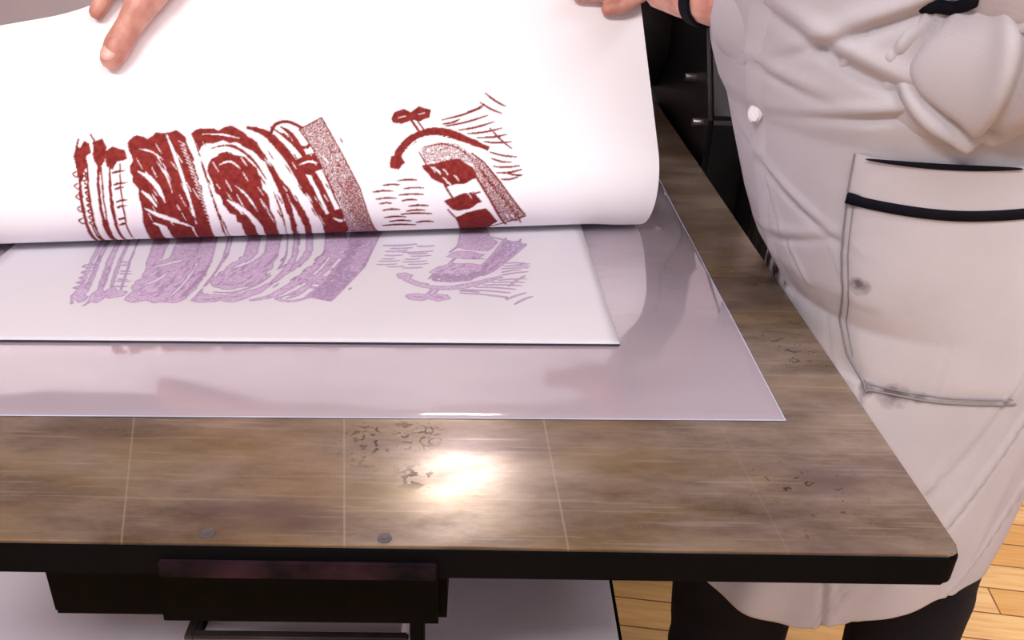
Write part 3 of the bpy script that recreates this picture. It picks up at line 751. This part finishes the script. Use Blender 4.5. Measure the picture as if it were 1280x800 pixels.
me = bpy.data.meshes.new("pocket"); me.from_pydata(V, [], Fa)
pocket = kid("pocket", me, [M_coat2], parent=coat, label="patch hip pocket with black piping near the top")
strip_on_coat(lambda s: pk(s*1.0, .825-.018*math.sin(math.pi*s)), 60, .0120, .0068, coat, "pocket_piping", [M_trimblack], .003)
strip_on_coat(lambda s: pk(.05+s*.78, .992), 60, .0060, .0094, coat, "pocket_opening_shade", [M_trimblack], taper=True)  # black strip standing in for the shade inside the open pocket
strip_on_coat(lambda s: pk(.0, .12+s*.88), 40, .0018, .0040, coat, "pocket_seam", [M_seam])
strip_on_coat(lambda s: pk(.03, .12+s*.68), 40, .0010, .0050, coat, "pocket_seam", [M_seam])
strip_on_coat(lambda s: pk(.07+.86*s, .005), 40, .0022, .0040, coat, "pocket_seam", [M_seam])
strip_on_coat(lambda s: pk(.09+.82*s, .03), 40, .0010, .0048, coat, "pocket_seam", [M_seam])
strip_on_coat(lambda s: pk(.07*(1-s), .12*s), 12, .0020, .0040, coat, "pocket_seam", [M_seam])
FA = math.pi+.16
strip_on_coat(lambda s: (FA, .51+s*.90), 120, .034, .0022, coat, "placket", [M_coat2])
for z in (.54, .68, .82, 1.10, 1.24, 1.38):
    th = FA; p = coat_pt(th, z, .005); nr = (coat_pt(th, z, .02)-p).normalized()
    bm = bmesh.new()
    bmesh.ops.create_cone(bm, cap_ends=True, segments=24, radius1=.0095, radius2=.0085, depth=.003)
    bmesh.ops.create_cone(bm, cap_ends=False, segments=24, radius1=.0098, radius2=.0098, depth=.0042)
    for sx_, sy_ in ((1, 1), (1, -1), (-1, 1), (-1, -1)):
        h = bmesh.ops.create_cone(bm, cap_ends=True, segments=8, radius1=.0011, radius2=.0011, depth=.0034); bmesh.ops.translate(bm, verts=h['verts'], vec=(sx_*.0022, sy_*.0022, 0))
    bm.transform(Matrix.Translation(p) @ nr.to_track_quat('Z', 'Y').to_matrix().to_4x4()); kid("button", from_bm(bm), [M_button], parent=coat, smooth=False)
# long fabric folds fanning out from the elbow; t = angle round the sleeve (0 faces the near side), u = along it
SF = []
for k in range(20):
    SF.append((rf.uniform(-.7, 1.3), .10+.041*k+rf.uniform(-.012, .012), rf.choice((-1, 1))*rf.uniform(.03, .09), rf.uniform(.008, .014), rf.uniform(.7, 1.3), rf.uniform(.06, .13)))
def sleeve(ctrl, rads, seed, n=240, m=130, folds=SF, amp=1.0):
    ctrl = [ctrl[0]]+ctrl+[ctrl[-1]]; rads = [rads[0]]+rads+[rads[-1]]; pts = []; rr = []
    K = len(ctrl)-3
    for i in range(n):
        u = K*i/(n-1); k = min(int(u), K-1); s = u-k
        a, b, c, d = ctrl[k:k+4]; pts.append(.5*((2*b)+(-a+c)*s+(2*a-5*b+4*c-d)*s*s+(-a+3*b-3*c+d)*s**3)); rr.append(rads[k+1]*(1-s)+rads[k+2]*s)
    V = []; pa = None
    for i, p in enumerate(pts):
        d = (pts[min(i+1, n-1)]-pts[max(i-1, 0)]).normalized()
        a = d.cross(Vector((0, 0, 1))).normalized() if pa is None else (pa-d*pa.dot(d)).normalized()
        pa = a; b = d.cross(a); u = i/(n-1)
        # re-base the angle so that t=0 always faces the near side
        nr = Vector((0, -1, 0)); nr = (nr-d*nr.dot(d))
        ang0 = math.atan2(nr.dot(b), nr.dot(a)) if nr.length > .05 else 0
        cuff = max(0, (u-.93)/.07)
        for k in range(m):
            t = 2*math.pi*k/m; c, s = math.cos(t), math.sin(t)
            f = .06*amp*noise.noise(Vector((c*.9+seed, s*.9, u*4+c)))
            for (t0, u0, sl_, w_, ln_, dp) in folds:
                tt = (t-ang0-t0+math.pi) % (2*math.pi)-math.pi
                if abs(u-u0-sl_*tt) < .08: f += fold_at(tt, u, 0, u0, sl_, w_, ln_, dp)
            f = 1+f*(1-cuff)
            dr = a*c+b*s; q = p+dr*rr[i]*f
            if dr.z < 0: q.z += dr.z*rr[i]*.14*(1-cuff)
            V.append(tuple(q))
    Fa = [[i*m+k, i*m+(k+1) % m, (i+1)*m+(k+1) % m, (i+1)*m+k] for i in range(n-1) for k in range(m)]
    me = bpy.data.meshes.new("sleeve"); me.from_pydata(V, [], Fa); return me, V, m
cuffL = V3(measure_y(918, 8, 1.0))
sme, SV, SM = sleeve([shL+V3((-.02, .06, .02)), shL+V3((.03, -.02, -.08)), eL+V3((.01, .0, .05)), V3(measure_y(1180, 62, .84)), V3(measure_y(1050, 40, .91)), cuffL], [.085, .084, .078, .078, .072, .042], 2.0)
sl = kid("sleeve", sme, [M_coat], parent=coat)
SA = np.array(SV)
vx, vy = view(SA)
def piping(pa_, pb_, r_=.0048):
    V = []; n = 14
    for q in range(n):
        s = q/(n-1); tx, ty = pa_[0]+(pb_[0]-pa_[0])*s, pa_[1]+(pb_[1]-pa_[1])*s+8*math.sin(math.pi*s)
        dd = (vx-tx)**2+(vy-ty)**2; cand = np.argsort(dd)[:40]; best = cand[np.argmin(np.linalg.norm(SA[cand]-CAM, axis=1))]
        i = best//SM; ring_ = SA[i*SM:(i+1)*SM]; cen = ring_.mean(0); d = SA[best]-cen; d /= np.linalg.norm(d)
        V.append(Vector(SA[best]+d*.002))
    sm_ = [V[0]]+[(V[i-1]+V[i]+V[i+1])/3 for i in range(1, n-1)]+[V[-1]]
    kid("sleeve_piping", tube(sm_, [.0015]+[r_]*(n-2)+[.0015], 10), [M_trimblack], parent=coat)
piping((1066, -4), (1122, 6)); piping((1148, 4), (1222, 0), .006)
s2m, _, _ = sleeve([shR+V3((.04, -.04, .01)), shR+V3((-.06, .01, .02)), eR+V3((.03, 0, .0)), eR+V3((-.03, 0, -.04)), eR.lerp(wR, .35), eR.lerp(wR, .62)], [.08, .072, .062, .060, .055, .045], 5.0, 120, 80)
s2 = kid("sleeve", s2m, [M_coat], parent=coat)
for s in (sl, s2):
    sd = s.modifiers.new("thick", 'SOLIDIFY'); sd.thickness = .0025; sd.offset = 0
V = []; m_ = 60
for j, (z, off) in enumerate(((1.46, .006), (1.50, .004), (1.525, .0), (1.52, .012), (1.48, .022), (1.455, .034))):
    for k in range(m_):
        th = 2*math.pi*k/m_; q = coat_pt(th, min(z, 1.50), off); q.z = z; V.append(tuple(q))
Fa = [[i*m_+k, i*m_+(k+1) % m_, (i+1)*m_+(k+1) % m_, (i+1)*m_+k] for i in range(5) for k in range(m_)]
me = bpy.data.meshes.new("collar"); me.from_pydata(V, [], Fa); kid("collar", me, [M_trimblack], parent=coat)
wd = (pal-wL).normalized(); wc = wL.lerp(pal, .35)
kid("watch", tube([wc-wd*.010, wc-wd*.008, wc+wd*.008, wc+wd*.010], [.0268, .0298, .0298, .0268], 32, cap=False), [M_trimblack], smooth=False, label="black watch strap")
def leg(pts, rads):
    return sleeve([V3(p) for p in pts], rads, pts[0][0]*20, 60, 48, [(1.5, .5, .05, .02, 1.5, .05), (4.0, .62, -.05, .02, 1.5, .05), (3.0, .9, .03, .02, 1.5, .06)])[0]
tr = join_me([leg([(.55, 1.06, .90), (.53, 1.06, .78), (.445, 1.07, .50), (.435, 1.07, .30), (.445, 1.07, .07)], [.09, .095, .104, .100, .092]),
              leg([(.56, .94, .90), (.575, .94, .78), (.635, .93, .50), (.655, .94, .30), (.665, .95, .07)], [.09, .088, .078, .076, .074])])
kid("trousers", tr, [M_navy])
for (x, y, dx) in ((.44, 1.07, 0), (.66, .95, 0)):
    me_ = remesh(hulls([(V3((x+.02, y, .045)), .042, V3((x-.06, y, .05)), .045), (V3((x-.06, y, .045)), .044, V3((x-.20, y-.01, .034)), .033), (V3((x+.0, y, .06)), .045, V3((x+.0, y, .09)), .042)]), .006, 4)
    for v in me_.vertices: v.co.z = max(v.co.z, .001)
    kid("shoe", me_, [M_shoe])

# ------------------------------------------------------------------ room
def struct(name, me, mt): return link(name, me, mats=[mt], kind="structure")
struct("floor", slab(-3, 3.2, -3, 4.2, -.05, 0), M_floor)
struct("wall_back", slab(-3, 3.2, 4.2, 4.3, 0, 2.9), M_wall)
struct("wall_left", slab(-3.1, -3, -3, 4.3, 0, 2.9), M_wall)
struct("wall_right", slab(3.2, 3.3, -3, 4.3, 0, 2.9), M_wall)
struct("ceiling", slab(-3.1, 3.3, -3, 4.3, 2.9, 3.0), M_ceiling)
struct("baseboard_back", slab(-3, 3.2, 4.18, 4.2, 0, .12, 0, .003), M_trim)
struct("trim_1", slab(-2.5, -2.38, 4.17, 4.2, .12, 2.9, 0, .004), M_trim)

# ------------------------------------------------------------------ lamps
def emit(name, col, s):
    mt, t, b = nt(name); b.inputs['Emission Color'].default_value = col; b.inputs['Emission Strength'].default_value = s
    b.inputs['Base Color'].default_value = (1, 1, 1, 1); return mt
M_glow = emit("lamp_diffuser", (1, .98, .99, 1), 10)
M_glow2 = emit("bright_lamp_diffuser", (1, .98, 1, 1), 46)
def ceiling_lamp(x, y, w, d, energy, lab, gm=None):
    e = empty("ceiling_lamp", (x, y, 2.9), lab, "lamp")
    def sub(nm, me, mt):
        o = link(nm, me, mats=[mt]); adopt(o, e)
    sub("housing", slab(x-w/2-.03, x+w/2+.03, y-d/2-.03, y+d/2+.03, 2.84, 2.899, .02, .003), M_trim)
    sub("diffuser", slab(x-w/2, x+w/2, y-d/2, y+d/2, 2.832, 2.8395, .02), gm or M_glow)
    if energy:
        l = bpy.data.lights.new("ceiling_light", 'AREA'); l.shape = 'RECTANGLE'; l.size = w; l.size_y = d; l.energy = energy; l.color = (1, .98, .99)
        lo = bpy.data.objects.new("ceiling_light", l); COL.objects.link(lo); lo.location = (x, y, 2.82)
ceiling_lamp(-.06, 3.06, .28, .16, 0, "square white ceiling lamp above the far end of the press", M_glow2)
ceiling_lamp(-.9, -.9, 1.2, .5, 56, "long white ceiling lamp")
ceiling_lamp(1.0, -.3, 1.2, .5, 12, "long white ceiling lamp")
ceiling_lamp(1.9, 1.2, .5, 1.0, 16, "added white ceiling lamp brightening the bare floor boards")  # extra out-of-view lamp, added to brighten the floor and rim the coat
w = bpy.data.worlds.new("world"); scene.world = w; w.use_nodes = True
w.node_tree.nodes["Background"].inputs[0].default_value = (1, .98, 1, 1); w.node_tree.nodes["Background"].inputs[1].default_value = 0.62
